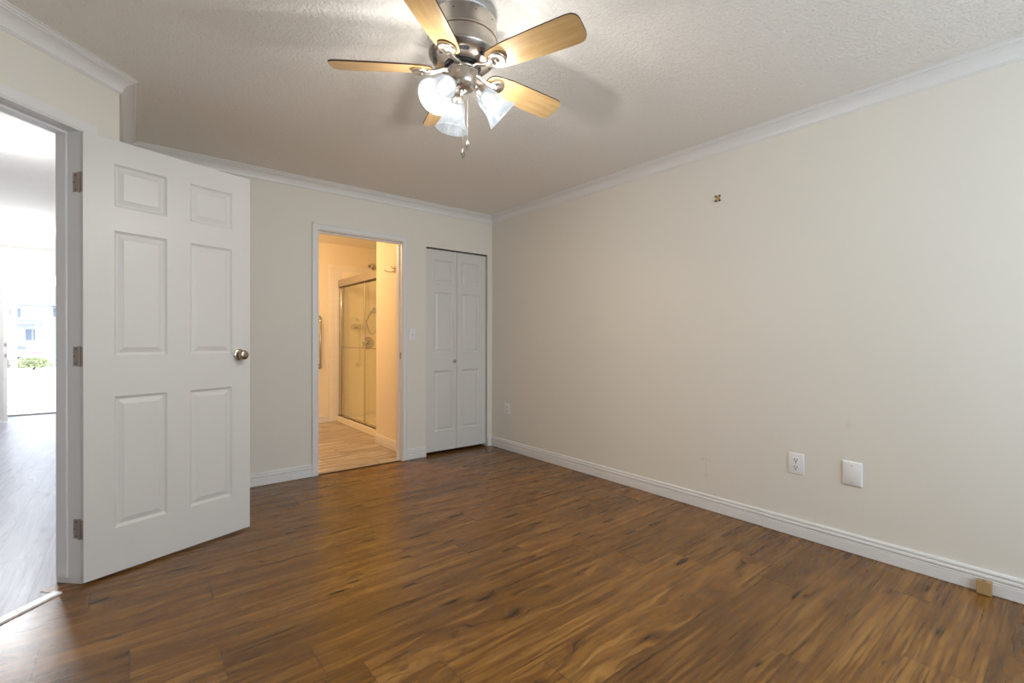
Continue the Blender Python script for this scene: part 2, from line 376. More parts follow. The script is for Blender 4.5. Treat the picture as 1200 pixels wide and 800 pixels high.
# ------------------------------------------------------------------ floors of planks
def clip(poly, nx, ny, c):
    """keep points with nx*x + ny*y <= c"""
    out = []
    for i, p in enumerate(poly):
        q = poly[(i+1) % len(poly)]; a = nx*p[0]+ny*p[1]-c; bb = nx*q[0]+ny*q[1]-c
        if a <= 0: out.append(p)
        if a*bb < 0:
            t_ = a/(a-bb); out.append((p[0]+t_*(q[0]-p[0]), p[1]+t_*(q[1]-p[1])))
    return out
def plank_mesh(name, regions, W_, L_, origin, along_y, offs, material, label):
    bm = MB(); uvl = bm.loops.layers.uv.new('plank'); cl = bm.loops.layers.float_color.new('plank_random')
    rnd = random.Random(11)
    cache = {}
    for halfs, (ax0, ax1, ay0, ay1) in regions:
        p0, p1 = (ay0, ay1) if along_y else (ax0, ax1); q0, q1 = (ax0, ax1) if along_y else (ay0, ay1)
        k0 = math.floor((q0-origin)/W_); k1 = math.ceil((q1-origin)/W_)
        for k in range(k0, k1):
            v0 = origin+k*W_; o_ = offs(k); i0 = math.floor((p0-o_)/L_); i1 = math.ceil((p1-o_)/L_)
            for i in range(i0, i1):
                u0 = o_+i*L_
                if along_y: poly = [(v0, u0), (v0+W_, u0), (v0+W_, u0+L_), (v0, u0+L_)]
                else: poly = [(u0, v0), (u0+L_, v0), (u0+L_, v0+W_), (u0, v0+W_)]
                for h in [(1, 0, ax1), (-1, 0, -ax0), (0, 1, ay1), (0, -1, -ay0)]+halfs:
                    if len(poly) > 2: poly = clip(poly, *h)
                if len(poly) < 3: continue
                if (k, i) not in cache: cache[(k, i)] = (rnd.random(), rnd.random(), rnd.random(), 1.0)
                r = cache[(k, i)]
                f = bm.faces.new([bm.verts.new((x, y, 0)) for x, y in poly])
                for lp in f.loops:
                    x, y = lp.vert.co.x, lp.vert.co.y
                    lp[uvl].uv = (y-u0, x-v0) if along_y else (x-u0, y-v0); lp[cl] = r
    if bm.faces and bm.faces[:][0]: bmesh.ops.recalc_face_normals(bm, faces=bm.faces)
    for f in bm.faces:
        if f.normal.z < 0: f.normal_flip()
    me = bpy.data.meshes.new(name); bm.to_mesh(me); bm.free(); me.materials.append(material)
    o = bpy.data.objects.new(name, me); COL.objects.link(o); return tag(o, label, 'floor', kind='structure')
known = {-1: -3.198, -2: -2.948, -3: -2.696, 0: -2.669, 1: -3.08, -4: -2.44, -5: -2.323, -6: -0.735, -7: -1.832}
def room_off(k): return known.get(k, -3.3+1.37*((k*0.381) % 1.0))
XM = -3.03
plank_mesh('floor', [([], (XM, 0.0, YR, 0.028)), ([(-R2, R2, 1.4435)], (XL, XM, YR, 0.028)), ([(-R2, -R2, 3.048), (R2, -R2, -1.4435), (-R2, R2, 1.556)], (XL, XM, YR, 0.028)), ([], (-0.85, 0.0, 0.028, 0.80))], 0.195, 1.37, -1.600, False, room_off, M_WOOD,
           'brown oak plank floor of the bedroom')
plank_mesh('floor_hall', [([(R2, -R2, -1.4435)], (XH0, XM, P_L[1]-0.1, YF+0.10)), ], 0.195, 1.37, -3.283, True, lambda k: 0.57*k % 1.37, M_HALLWOOD,
           'plank floor of the hall, its daylight glare painted in as pale grey').location.z = -.002
plank_mesh('floor_bathroom', [([], (XB, -0.85, 0.028, YB)), ([], (-0.85, 0.0, 0.80, YB))], 0.30, 0.60, 0.02, False, lambda k: 0.22*k, M_BATHWOOD, 'marbled beige plank floor of the bathroom')

# ------------------------------------------------------------------ crown moulding, baseboards
def sweep(bm, prof, pts, offs_in, offs_out, base_z):
    """one straight run pts[0]->pts[1]; profile (out, z); offs give the slide along the run per unit of out at each end (mitres)"""
    a, c = Vector((*pts[0], 0)), Vector((*pts[1], 0)); d = (c-a).normalized(); n = Vector((-d.y, d.x, 0))
    A = [bm.verts.new(a+n*o+d*(o*offs_in)+Vector((0, 0, base_z+z))) for o, z in prof]
    B = [bm.verts.new(c+n*o-d*(o*offs_out)+Vector((0, 0, base_z+z))) for o, z in prof]
    k = len(prof)
    for i in range(k): bm.faces.new([A[i], A[(i+1) % k], B[(i+1) % k], B[i]])
    bm.faces.new(A); bm.faces.new(list(reversed(B)))
crown = [(0, 0), (0, -.074), (.005, -.074), (.007, -.069), (.0115, -.066), (.0115, -.062), (.014, -.054), (.021, -.040), (.033, -.027), (.046, -.019), (.054, -.0165),
         (.054, -.0125), (.061, -.0115), (.0655, -.008), (.0675, -.0045), (.0745, -.004), (.0745, 0)]
t8 = math.tan(math.radians(22.5))
runs = [('trim_1', 'white crown moulding along the long right wall', [(0, YR), (0, 0)], 1, 1),
        ('trim_2', 'white crown moulding along the back wall above bathroom and closet', [(0, 0), (XRW, 0)], 1, 1),
        ('trim_3', 'white crown moulding seen end-on down the short return wall', [(XRW, 0), C_IN], 1, -t8),
        ('trim_4', 'white crown moulding above the open entry door', [C_IN, P_L], -t8, t8)]
for nm, lb, pts, a_, c_ in runs:
    b = MB(); sweep(b, crown, pts, a_, c_, H); struct(nm, b, M_TRIM, lb, 'crown moulding', smooth=True, angle=28)
base = [(0, .003), (0, .101), (.0050, .101), (.0085, .098), (.0105, .0925), (.0105, .0885), (.0060, .0865), (.0060, .0830), (.0100, .0810), (.0128, .0750), (.0128, .0700), (.0105, .0655),
        (.0065, .0635), (.0065, .0605), (.0128, .0590), (.0128, .0555), (.0095, .0540), (.0095, .0515), (.0145, .0500), (.0145, .003)]
def bumped(k): return [(o+k if o > 0 else o, z) for o, z in base]
def bb(name, label, pts, prof=base, i=0, o=0):
    b = MB(); sweep(b, prof, pts, i, o, 0); return struct(name, b, M_TRIM, label, 'baseboard')
bb('baseboard_right', 'white grooved baseboard, far length along the right wall', [(0, -2.731), (0, 0)], base, 0, 1)
bb('baseboard_right_near', 'white grooved baseboard, near length along the right wall past the joint', [(0, YR), (0, -2.733)], bumped(.0035))
bb('baseboard_back_corner', 'short white baseboard end between closet door and corner', [(0, 0), (KX1, 0)], base, 1, 0)
bb('baseboard_back_middle', 'short white baseboard between bathroom casing and closet', [(KX0-.002, 0), (BX1+.050, 0)])
bb('baseboard_back_left', 'white baseboard between open entry door and bathroom casing', [(BX0-.050, 0), (XRW, 0)], base, 0, 1)
bb('baseboard_return', 'white baseboard along the short return wall behind the door', [(XRW, 0), C_IN], base, 1, -t8)
bb('baseboard_entry', 'white baseboard on the angled wall behind the door hinges', [C_IN, sd(-2.885, D0)], base, -t8, 0)
bb('baseboard_bathroom_partition', 'white baseboard on the short wall inside the bathroom', [(XS, 0.11), (XS, YS)])
bb('baseboard_bathroom_back', 'white baseboard under the grab bar in the bathroom', [(-0.885, YB), (XB, YB)])

# ------------------------------------------------------------------ door casings and jambs
def casing_profile_box(bm, x0, x1, z0, z1, y_face, th, M=None):   # stepped flat casing bar on plane y=y_face standing out towards -y
    box(bm, x0, x1, y_face-th, y_face, z0, z1, M)
cw = 0.050
t = thing('trim_5', (0, 0, 0), 'white casing and jambs round the bathroom doorway', 'door casing', kind='structure')
b = MB()
zc = BZ+0.055
prism(b, [(BX0-cw, zc), (BX0-cw, 0), (BX0-.004, 0), (BX0-.004, BZ+.004), (BX1+.004, BZ+.004), (BX1+.004, 0), (BX1+cw, 0), (BX1+cw, zc)], 0, .011, frame((0, 0, 0), (1, 0, 0), (0, -1, 0)))
obj('casing', b, M_TRIM, t, bevel=.003)
b = MB(); 
for x0, x1 in ((BX0-cw, BX0-cw+.012), (BX1+cw-.012, BX1+cw)): box(b, x0, x1, -.015, -.010, 0, zc)
box(b, BX0-cw, BX1+cw, -.015, -.010, zc-.012, zc); obj('casing_bead', b, M_TRIM, t, bevel=.002)
b = MB(); box(b, BX0-.001, BX0+.002, -.001, .112, 0, BZ); box(b, BX1-.002, BX1+.001, -.001, .112, 0, BZ); box(b, BX0, BX1, -.001, .112, BZ-.002, BZ+.001); obj('jamb', b, M_TRIM, t)
b = MB(); box(b, BX0+.002, BX0+.013, .045, .080, 0, BZ-.002); box(b, BX1-.013, BX1-.002, .045, .080, 0, BZ-.002); box(b, BX0+.013, BX1-.013, .045, .080, BZ-.014, BZ-.002); obj('door_stop', b, M_TRIM, t)
b = MB(); box(b, BX1-.0035, BX1-.001, .012, .040, .93, .99); o = obj('strike_plate', b, M_HINGE, t); o['label'] = 'small dark metal strike plate'
b = MB(); prism(b, [(BX0, 0), (BX1, 0), (BX1, .006), (BX0, .006)], 0, .045, frame((0, -.010, 0), (1, 0, 0), (0, 1, 0)))
struct('trim_6', b, M_STRIPBR, 'brown wood threshold strip under the bathroom doorway', 'threshold', bevel=.003)

t = thing('trim_7', (0, 0, 0), 'white jambs and casing round the open entry doorway', 'door casing', kind='structure')
J = -2.971
b = MB(); box(b, J, SO1, D0-.004, D1+.004, 0, DZ+.02, ME); box(b, SO0, SO0+.020, D0-.004, D1+.004, 0, DZ+.02, ME); box(b, SO0+.02, J, D0-.004, D1+.004, DZ, DZ+.02, ME); obj('jamb', b, M_TRIM, t, bevel=.0015)
b = MB(); box(b, J-.012, J, 1.500, 1.552, .03, DZ, ME); box(b, SO0+.020, SO0+.032, 1.500, 1.552, .03, DZ, ME); box(b, SO0+.032, J-.012, 1.500, 1.552, DZ-.012, DZ, ME); obj('door_stop', b, M_TRIM, t, bevel=.002)
b = MB(); box(b, SO0-.040, SO0+.012, D0-.008, D0, 0, DZ+.052, ME); box(b, SO0+.012, -2.90, D0-.008, D0, DZ+.007, DZ+.052, ME); box(b, -2.940, -2.890, D0-.008, D0, 0, DZ+.007, ME); obj('casing', b, M_TRIM, t, bevel=.002)
b = MB(); box(b, SO0-.050, SO0+.015, D1, D1+.012, 0, DZ+.065, ME); box(b, SO0+.015, J+.008, D1, D1+.012, DZ+.008, DZ+.065, ME); box(b, J+.008, J+.06, D1, D1+.012, 0, DZ+.065, ME); obj('hall_casing', b, M_TRIM, t, bevel=.002)
b = MB(); prism(b, [(D0+.0025, 0), (D0+.048, 0), (D0+.046, .007), (D0+.0045, .007)], SO0+.02, -3.048, ME @ frame((0, 0, 0), (0, 1, 0), (1, 0, 0)))
struct('trim_8', b, M_ALU, 'pale metal threshold strip across the entry doorway', 'threshold')

# ------------------------------------------------------------------ panelled doors
def door_leaf(bm, w, z0, z1, th, panels, M):
    """local x across, z up, face at y=0 looking towards -y, back at y=th; panels: (x0,x1,z0,z1)"""
    prof = [(0, 0), (.003, .004), (.009, .0085), (.013, .0100), (.016, .0100), (.034, .0040), (.0365, .0025), (.039, .0020)]
    for side in (0, 1):
        Y = (lambda dpt: dpt) if side == 0 else (lambda dpt: th-dpt)
        xs = sorted({0, w} | {p[0] for p in panels} | {p[1] for p in panels}); zs = sorted({z0, z1} | {p[2] for p in panels} | {p[3] for p in panels})
        for i in range(len(xs)-1):
            for j in range(len(zs)-1):
                cx, cz = (xs[i]+xs[i+1])/2, (zs[j]+zs[j+1])/2
                if any(p[0] < cx < p[1] and p[2] < cz < p[3] for p in panels): continue
                bm.faces.new([v_(bm, q, M) for q in ((xs[i], Y(0), zs[j]), (xs[i+1], Y(0), zs[j]), (xs[i+1], Y(0), zs[j+1]), (xs[i], Y(0), zs[j+1]))])
        for p in panels:
            loops = []
            for ins, dep in prof:
                loops.append([v_(bm, q, M) for q in ((p[0]+ins, Y(dep), p[2]+ins), (p[1]-ins, Y(dep), p[2]+ins), (p[1]-ins, Y(dep), p[3]-ins), (p[0]+ins, Y(dep), p[3]-ins))])
            for A, B in zip(loops, loops[1:]):
                for k in range(4): bm.faces.new([A[k], A[(k+1) % 4], B[(k+1) % 4], B[k]])
            bm.faces.new(loops[-1])
    for a, c in (((0, z0), (w, z0)), ((w, z0), (w, z1)), ((w, z1), (0, z1)), ((0, z1), (0, z0))):
        bm.faces.new([v_(bm, q, M) for q in ((a[0], 0, a[1]), (c[0], 0, c[1]), (c[0], th, c[1]), (a[0], th, a[1]))])
    bmesh.ops.remove_doubles(bm, verts=bm.verts, dist=1e-5)

# entry door, opened about 155 degrees
ang = math.radians(20.18); ud = Vector((math.cos(ang), math.sin(ang), 0)); nd = Vector((ud.y, -ud.x, 0))
O1 = Vector((-3.110, -1.109, 0))+0.005*nd
t = thing('door_1', O1, 'white six-panel entry door standing wide open into the bedroom', 'door', kind='structure', rotz=ang)
cols = ((.113, .330), (.436, .652)); rows = ((.222, .839), (1.030, 1.617), (1.730, 1.930))
b = MB(); door_leaf(b, .755, .012, 2.041, .032, [(c[0], c[1], r[0], r[1]) for c in cols for r in rows], None)
obj('door_panel', b, M_DOOR, t)
k = thing('knob_set', (0, 0, 0), '', ''); 
for key in ('label', 'category'): del k[key]
COL.objects.unlink(k); bpy.data.objects.remove(k)
def knob(parent, x, y, z, sgn):
    Mk = Matrix.Translation((x, y, z)) @ (Matrix.Rotation(PI/2, 4, 'X') if sgn < 0 else Matrix.Rotation(-PI/2, 4, 'X'))
    bm = MB(); lathe(bm, [(0, 0), (.031, 0), (.0325, .003), (.031, .007), (.024, .010), (.014, .012)], 32, Mk)
    r_ = obj('knob_rosette', bm, M_KNOB, parent, smooth=True)
    bm = MB(); lathe(bm, [(.011, .010), (.011, .026), (.016, .030), (.024, .036), (.0275, .044), (.0265, .052), (.021, .058), (.010, .0605), (0, .061)], 32, Mk)
    o = obj('knob', bm, M_KNOB, parent, smooth=True, angle=60); o['label'] = 'satin nickel door knob'
    return o
knob(t, .692, 0, 1.020, -1); 
bm = MB(); lathe(bm, [(0, 0), (.031, 0), (.0325, .003), (.031, .007), (.014, .012), (.011, .026), (.020, .031), (.0275, .042), (.021, .052), (0, .054)], 24, Matrix.Translation((.692, .032, 1.020)) @ Matrix.Rotation(-PI/2, 4, 'X')); obj('knob', bm, M_KNOB, t, smooth=True)
b = MB(); box(b, .7535, .7562, .005, .027, .99, 1.05); o = obj('latch_plate', b, M_HINGE, t)
Minv = (Matrix.Translation(O1) @ Matrix.Rotation(ang, 4, 'Z')).inverted() @ ME
for zc_ in (1.816, 1.031, .249):
    b = MB()
    z0, z1 = zc_-.044, zc_+.044
    box(b, -.0016, .0005, .001, .030, z0, z1)                                         # leaf on the door edge
    box(b, J-.0018, J+.0005, D0+.004, D0+.036, z0, z1, Minv)                          # leaf on the jamb
    h = obj('hinge', b, M_HINGE, t, bevel=.0008, seg=1); h['label'] = 'aged nickel butt hinge'
    b = MB(); P = Minv @ Vector((J-.004, D0+.002, 0)); lathe(b, [(0, z0-.004), (.004, z0-.002), (.0055, z0), (.0055, z1), (.004, z1+.002), (0, z1+.004)], 12, Matrix.Translation((P.x, P.y, 0)))
    h2 = obj('hinge_pin', b, M_HINGE, h, smooth=True)
    b = MB()
    for zz in (z0+.012, zc_, z1-.012): 
        lathe(b, [(0, 0), (.0035, 0), (.0028, .0012), (0, .0012)], 8, Minv @ Matrix.Translation((J-.0018, D0+(.024 if zz == zc_ else .015)+.006, zz)) @ Matrix.Rotation(-PI/2, 4, 'Y'))
    obj('hinge_screw', b, M_DARKBR, h)

# closet bifold door
t = thing('door_2', (KX0, .020, 0), 'white six-panel bifold closet door in the back corner', 'door', kind='structure')
lw = .3495
for i, (px0, px1) in enumerate(((.098, .311), (.056, .270))):
    b = MB(); x0 = .004+i*(lw+.004)
    door_leaf(b, lw, .030, 1.974, .030, [(px0, px1, .222, .807), (px0, px1, .980, 1.565), (px0, px1, 1.650, 1.877)], Matrix.Translation((x0, 0, 0)))
    lf = obj('bifold_leaf', b, M_DOOR, t)
    if i == 0:
        b = MB(); lathe(b, [(.008, 0), (.007, .012), (.013, .016), (.0155, .021), (.013, .026), (0, .028)], 20, Matrix.Translation((.3175, 0, .895)) @ Matrix.Rotation(PI/2, 4, 'X'))
        o = obj('bifold_knob', b, M_KNOB, lf, smooth=True, angle=60); o['label'] = 'small round nickel knob'
b = MB(); box(b, .002, KX1-KX0-.002, .004, .028, 1.976, 1.986); o = obj('bifold_track', b, M_BLACK, t)
b = MB(); box(b, KX1-KX0-.030, KX1-KX0-.004, -.004, .030, .004, .012); obj('floor_bracket', b, M_HINGE, t)
b = MB(); box(b, KX0, KX1, .60, .61, 0, 2.40); box(b, KX0-.02, KX0, .11, .61, 0, 2.40); 
struct('wall_closet', b, M_WALL, 'inside of the dark closet', 'wall')

# ------------------------------------------------------------------ outlets, plates, switch on walls
def plate(name, loc, ux, w, h, label, cat, group=None, th=.006):
    """local x along the wall, local z up, front towards local -y"""
    o = thing(name, loc, label, cat, group)
    u = Vector(ux); o.rotation_euler = (0, 0, math.atan2(u.y, u.x))
    b = MB(); A = [(-w/2, 0, -h/2), (w/2, 0, -h/2), (w/2, 0, h/2), (-w/2, 0, h/2)]
    loops = []
    for ins, y in ((0, 0), (0, -th*.45), (.002, -th*.8), (.006, -th)):
        loops.append([b.verts.new((math.copysign(w/2-ins, p[0]), y, math.copysign(h/2-ins, p[2]))) for p in A])
    for P_, Q_ in zip(loops, loops[1:]):
        for k_ in range(4): b.faces.new([P_[k_], P_[(k_+1) % 4], Q_[(k_+1) % 4], Q_[k_]])
    b.faces.new(loops[-1]); b.faces.new(list(reversed(loops[0])))
    obj('cover_plate', b, M_PLASTIC, o, smooth=True, angle=30); return o
def screw(o, x, z, y, r=.003):
    b = MB(); lathe(b, [(r, 0), (r, .001), (r*.6, .0016), (0, .0016)], 12, Matrix.Translation((x, y, z)) @ Matrix.Rotation(PI/2, 4, 'X')); s_ = obj('screw', b, M_SCREW, o, smooth=True)
    b = MB(); box(b, x-r*.8, x+r*.8, y-.0019, y-.0014, z-.0004, z+.0004); obj('screw_slot', b, M_SLOT, s_)
def duplex(o, th=.006):
    for zc_ in (.0205, -.0205):
        b = MB(); n = 28; pts = []
        for i in range(n):
            a = 2*PI*i/n; x, z = .0175*math.cos(a), .0175*math.sin(a); pts.append((x, max(-.0142, min(.0142, z))+zc_))
        prism(b, pts, 0, .0026, frame((0, -th+.0006, 0), (1, 0, 0), (0, -1, 0)))
        # frame(): local y of this frame is uz x ux, i.e. world up
        r_ = obj('receptacle', b, M_PLASTIC, o, bevel=.0006, seg=1)
        b = MB(); y0, y1 = -th-.0024, -th-.0012
        box(b, -.0088, -.0052, y0, y1, zc_-.003, zc_+.009); box(b, .0050, .0084, y0, y1, zc_-.002, zc_+.009)
        lathe(b, [(.0040, 0), (.0040, .0012), (0, .0012)], 12, Matrix.Translation((0, y1, zc_-.0085)) @ Matrix.Rotation(PI/2, 4, 'X')); obj('slot', b, M_SLOT, r_)
    screw(o, 0, 0, -th)
yw = (0, -1, 0)       # facing -x from the right wall: local x runs towards -y
def wall_plate_r(name, y, z, w, h, label, cat, group=None, th=.006): return plate(name, (0, y, z), (0, -1, 0), w, h, label, cat, group, th)
o = wall_plate_r('wall_outlet', -2.9065, .4125, .082, .118, 'white duplex outlet beside the blank wall plate on the right wall', 'outlet'); duplex(o)
o = wall_plate_r('wall_outlet.001', -.2625, .4155, .082, .108, 'small white duplex outlet near the far corner beside the closet', 'outlet'); duplex(o)
o = wall_plate_r('blank_wall_plate', -3.1745, .4155, .088, .124, 'white blank cover plate with small screws near the outlet', 'wall plate', th=.011)
screw(o, 0, .042, -.011); screw(o, -.003, -.047, -.011); screw(o, .006, -.047, -.011, .002)
o = plate('light_switch', (-.9165, 0, 1.152), (1, 0, 0), .068, .114, 'white toggle light switch between bathroom doorway and closet', 'light switch')
screw(o, 0, .030, -.006); screw(o, 0, -.030, -.006)
b = MB(); box(b, -.005, .005, -.0068, -.0055, -.012, .012); s_ = obj('toggle_slot', b, M_SCREW, o)
b = MB(); prism(b, [(-.0055, -.006), (-.0055, -.004), (-.017, .004), (-.019, .009), (-.0055, .006)], -.0035, .0035, frame((0, 0, 0), (0, 1, 0), (1, 0, 0))); obj('toggle', b, M_PLASTIC, s_)

# small tan block on the right baseboard
t = thing('baseboard_block', (-.018, -3.672, 0), 'small tan wooden block fixed to the white baseboard', 'block')
b = MB(); box(b, -.030, .002, -.024, .024, .004, .061); obj('block', b, M_TAN, t, bevel=.002)
b = MB(); box(b, -.022, -.012, -.006, .008, .0595, .0616); obj('slot', b, M_SLOT, t, bevel=.0006)

# little picture-hanger bracket left in the right wall
t = thing('picture_hanger', (0, -2.4395, 2.0255), 'tiny brass picture hanger nailed high on the right wall', 'picture hanger')
b = MB(); box(b, -.005, 0, -.013, .013, -.018, .018); obj('plate', b, M_BRASS, t, bevel=.001)
for y_ in (-.013, .013):
    for z_, h_ in ((-.015, .008), (.014, .009)):
        b = MB(); lathe(b, [(0, 0), (.0055, 0), (.006, .006), (.004, .010), (0, .010)], 10, Matrix.Translation((-.004, y_, z_)) @ Matrix.Rotation(-PI/2, 4, 'Y')); o = obj('nail_head', b, M_DARKBR, t, smooth=True)

# ------------------------------------------------------------------ ceiling fan
FXY = Vector((-1.9236, -2.3889, 0))
fan = thing('ceiling_fan', (FXY.x, FXY.y, H), 'brushed nickel hugger ceiling fan with five maple blades and three lit glass shades', 'ceiling fan')
def Zf(z): return z-H
b = MB(); lathe(b, [(0, 0), (.112, 0), (.112, Zf(2.360)), (0, Zf(2.360))], 48); obj('ceiling_plate', b, M_PLASTIC, fan, smooth=True)
prof = [(.05, 2.362), (.128, 2.362), (.1325, 2.358), (.1335, 2.345), (.1335, 2.300), (.1365, 2.297), (.1375, 2.291), (.1365, 2.286), (.1335, 2.284), (.1345, 2.250), (.1320, 2.236), (.1340, 2.233), (.1335, 2.228),
        (.1310, 2.225), (.1240, 2.212), (.1180, 2.207), (.0980, 2.196), (.0800, 2.191), (.0680, 2.189)]
b = MB(); lathe(b, [(r, Zf(z)) for r, z in prof], 64, cap=False); mh = obj('motor_housing', b, M_NICKEL, fan, smooth=True, angle=40)
b = MB(); lathe(b, [(.0720, Zf(2.192)), (.0720, Zf(2.184)), (.055, Zf(2.184)), (.055, Zf(2.192))], 48); obj('motor_gap_ring', b, M_BLACK, fan, smooth=True)
# vent slots round the sloping lower band
for i in range(8):
    a0 = 2*PI*i/8+0.25; b = MB(); top = []; bot = []
    for j in range(9):
        a = a0-.20+.40*j/8; e = .0038*math.sqrt(max(0, 1-((j-4)/4)**6))+.0004
        for lst, sg in ((top, 1), (bot, -1)):
            r = .1085+sg*e*1.6; z = 2.2018+(r-.1085)*(.011/.020)-.0012
            lst.append(b.verts.new((r*math.cos(a), r*math.sin(a), Zf(z))))
    for j in range(8): b.faces.new([top[j], top[j+1], bot[j+1], bot[j]])
    obj('vent_slot', b, M_BLACK, mh)
for i in range(10):
    a = 2*PI*i/10+.1; b = MB(); lathe(b, [(.0026, 0), (.0026, .0012), (0, .0016)], 8, Matrix.Rotation(a, 4, 'Z') @ Matrix.Translation((.1333, 0, Zf(2.335))) @ Matrix.Rotation(PI/2, 4, 'Y')); obj('housing_screw', b, M_DARKBR, mh)
th0 = math.radians(289.14); RB = .512; PITCH = math.radians(15)
def blade_outline():
    # half widths along the blade, from root to tip
    L0 = .118; pts = []
    prof_ = [(L0, .000), (L0+.001, .018), (L0+.006, .030), (L0+.018, .040), (L0+.045, .047), (L0+.10, .0535), (.34, .0585), (.44, .0605), (.476, .0605), (.492, .0575), (.503, .050), (.509, .040), (.512, .026), (.5125, .0)]
    up_ = [(x, w) for x, w in prof_]; dn_ = [(x, -w) for x, w in reversed(prof_[1:-1])]
    return up_+dn_
for k_ in range(5):
    a = th0+k_*2*PI/5
    Mb = Matrix.Rotation(a, 4, 'Z') @ Matrix.Translation((0, 0, Zf(2.176))) @ Matrix.Rotation(-PITCH, 4, 'X')
    b = MB(); uvl = b.loops.layers.uv.new('blade'); pts = blade_outline()
    lo = [b.verts.new((x, y, -.003)) for x, y in pts]; hi = [b.verts.new((x, y, .003)) for x, y in pts]; n = len(pts)
    f0 = b.faces.new(list(reversed(lo))); f1 = b.faces.new(hi); f1.material_index = 1
    for i in range(n):
        f = b.faces.new([lo[i], lo[(i+1) % n], hi[(i+1) % n], hi[i]]); f.material_index = 1
    for f in b.faces:
        for lp in f.loops: lp[uvl].uv = (lp.vert.co.x+k_*1.7, lp.vert.co.y)
    bl = obj('blade', b, [M_BLADE, M_BLADEDK], fan); bl.matrix_local = Mb
    # blade iron: disc under the root and a curved arm to the hub
    b = MB(); Md = Matrix.Translation((.164, 0, -.003)) @ Matrix.Rotation(PI, 4, 'X')
    lathe(b, [(0, 0), (.034, 0), (.0365, .003), (.0365, .009), (.0345, .0125), (.030, .0145), (.0275, .0135), (.018, .0150), (.008, .0155), (.006, .0180), (0, .0185)], 32, Md)
    ir = obj('blade_iron', b, M_NICKEL, bl, smooth=True, angle=50); ir['label'] = 'nickel blade bracket'
    Ml = Mb.inverted() @ Matrix.Rotation(a, 4, 'Z')
    b = MB(); tube(b, [(.052, 0, Zf(2.176)), (.075, 0, Zf(2.178)), (.098, 0, Zf(2.170)), (.122, 0, Zf(2.163)), (.150, 0, Zf(2.164))], [.010, .008, .007, .009, .013], 12, Ml @ Matrix.Diagonal((1, 1.5, 1, 1)))
    obj('bracket_arm', b, M_NICKEL, ir, smooth=True)
b = MB(); lathe(b, [(r, Zf(z)) for r, z in [(0, 2.186), (.055, 2.186), (.0595, 2.178), (.0605, 2.172), (.0585, 2.168), (.0555, 2.166), (.0555, 2.128), (.052, 2.116), (.044, 2.104), (.030, 2.098), (.018, 2.096), (.012, 2.090), (.009, 2.082), (0, 2.080)]], 40, cap=False)
kit = obj('light_kit', b, M_NICKEL, fan, smooth=True, angle=40)
for ar, az, tl in ((5, 25, 50), (118, 110, 44), (233, 235, 42)):
    a = math.radians(ar)-yaw
    TL = math.radians(tl)
    Ma = Matrix.Rotation(a, 4, 'Z')
    # axis frame: local -z is the way the shade opens
    Ms = Ma @ Matrix.Translation((.062, 0, Zf(2.108))) @ Matrix.Rotation(math.radians(az-ar), 4, 'Z') @ Matrix.Rotation(-TL, 4, 'Y')
    b = MB(); tube(b, [(.030, 0, Zf(2.118)), (.048, 0, Zf(2.122)), (.062, 0, Zf(2.112)), (.072, 0, Zf(2.098))], [.011, .010, .010, .012], 12, Ma)
    lathe(b, [(0, .006), (.014, .006), (.020, .002), (.0255, -.008), (.027, -.024), (.030, -.026), (.030, -.030), (.022, -.030), (0, -.028)], 28, Ms)
    arm = obj('lamp_arm', b, M_NICKEL, kit, smooth=True, angle=45)
    b = MB(); outer = [(.0265, -.020), (.0335, -.026), (.0395, -.038), (.0430, -.054), (.0452, -.072), (.0478, -.089), (.0525, -.105), (.0595, -.120), (.0655, -.130), (.0685, -.136), (.0690, -.139)]
    inner = [(r-.003, z+.0005) for r, z in reversed(outer)]
    lathe(b, outer+[(.0675, -.1405)]+inner, 40, Ms, cap=False)
    sh = obj('lamp_shade', b, M_SHADE, fan, smooth=True, angle=70); sh['label'] = 'frosted white bell glass shade, lit'
    b = MB(); lathe(b, [(0, -.026), (.012, -.028), (.013, -.034), (.020, -.042), (.025, -.054), (.025, -.064), (.020, -.076), (.011, -.083), (0, -.085)], 24, Ms, cap=False)
    obj('bulb', b, M_BULB, sh, smooth=True, angle=80)
    P = FXY+Vector((0, 0, H))+Ms @ Vector((0, 0, -.110)); point('fan_bulb_light', P, 14.0, (1.0, 0.94, 0.87), .024)
def chain(off_r, z_top, z_fob):
    q = Rh*off_r; b = MB(); z = z_top
    while z > z_fob+.030:
        sphere(b, (q.x, q.y, Zf(z)), .0012, u=6, v=4); z -= .0042
    tube(b, [(q.x, q.y, Zf(z_top)), (q.x, q.y, Zf(z_fob+.030))], .0008, 5)
    c_ = obj('pull_chain', b, M_FOB, fan, smooth=True)
    b = MB(); lathe(b, [(0, Zf(z_fob+.034)), (.0035, Zf(z_fob+.032)), (.0045, Zf(z_fob+.026)), (.0075, Zf(z_fob+.020)), (.0080, Zf(z_fob+.012)), (.0055, Zf(z_fob+.004)), (.004, Zf(z_fob)), (.0045, Zf(z_fob-.003)), (0, Zf(z_fob-.004))], 14, Matrix.Translation((q.x, q.y, 0)), cap=False)
    obj('chain_fob', b, M_FOB, c_, smooth=True)
chain(.001, 2.083, 1.834); chain(.0195, 2.104, 1.866)

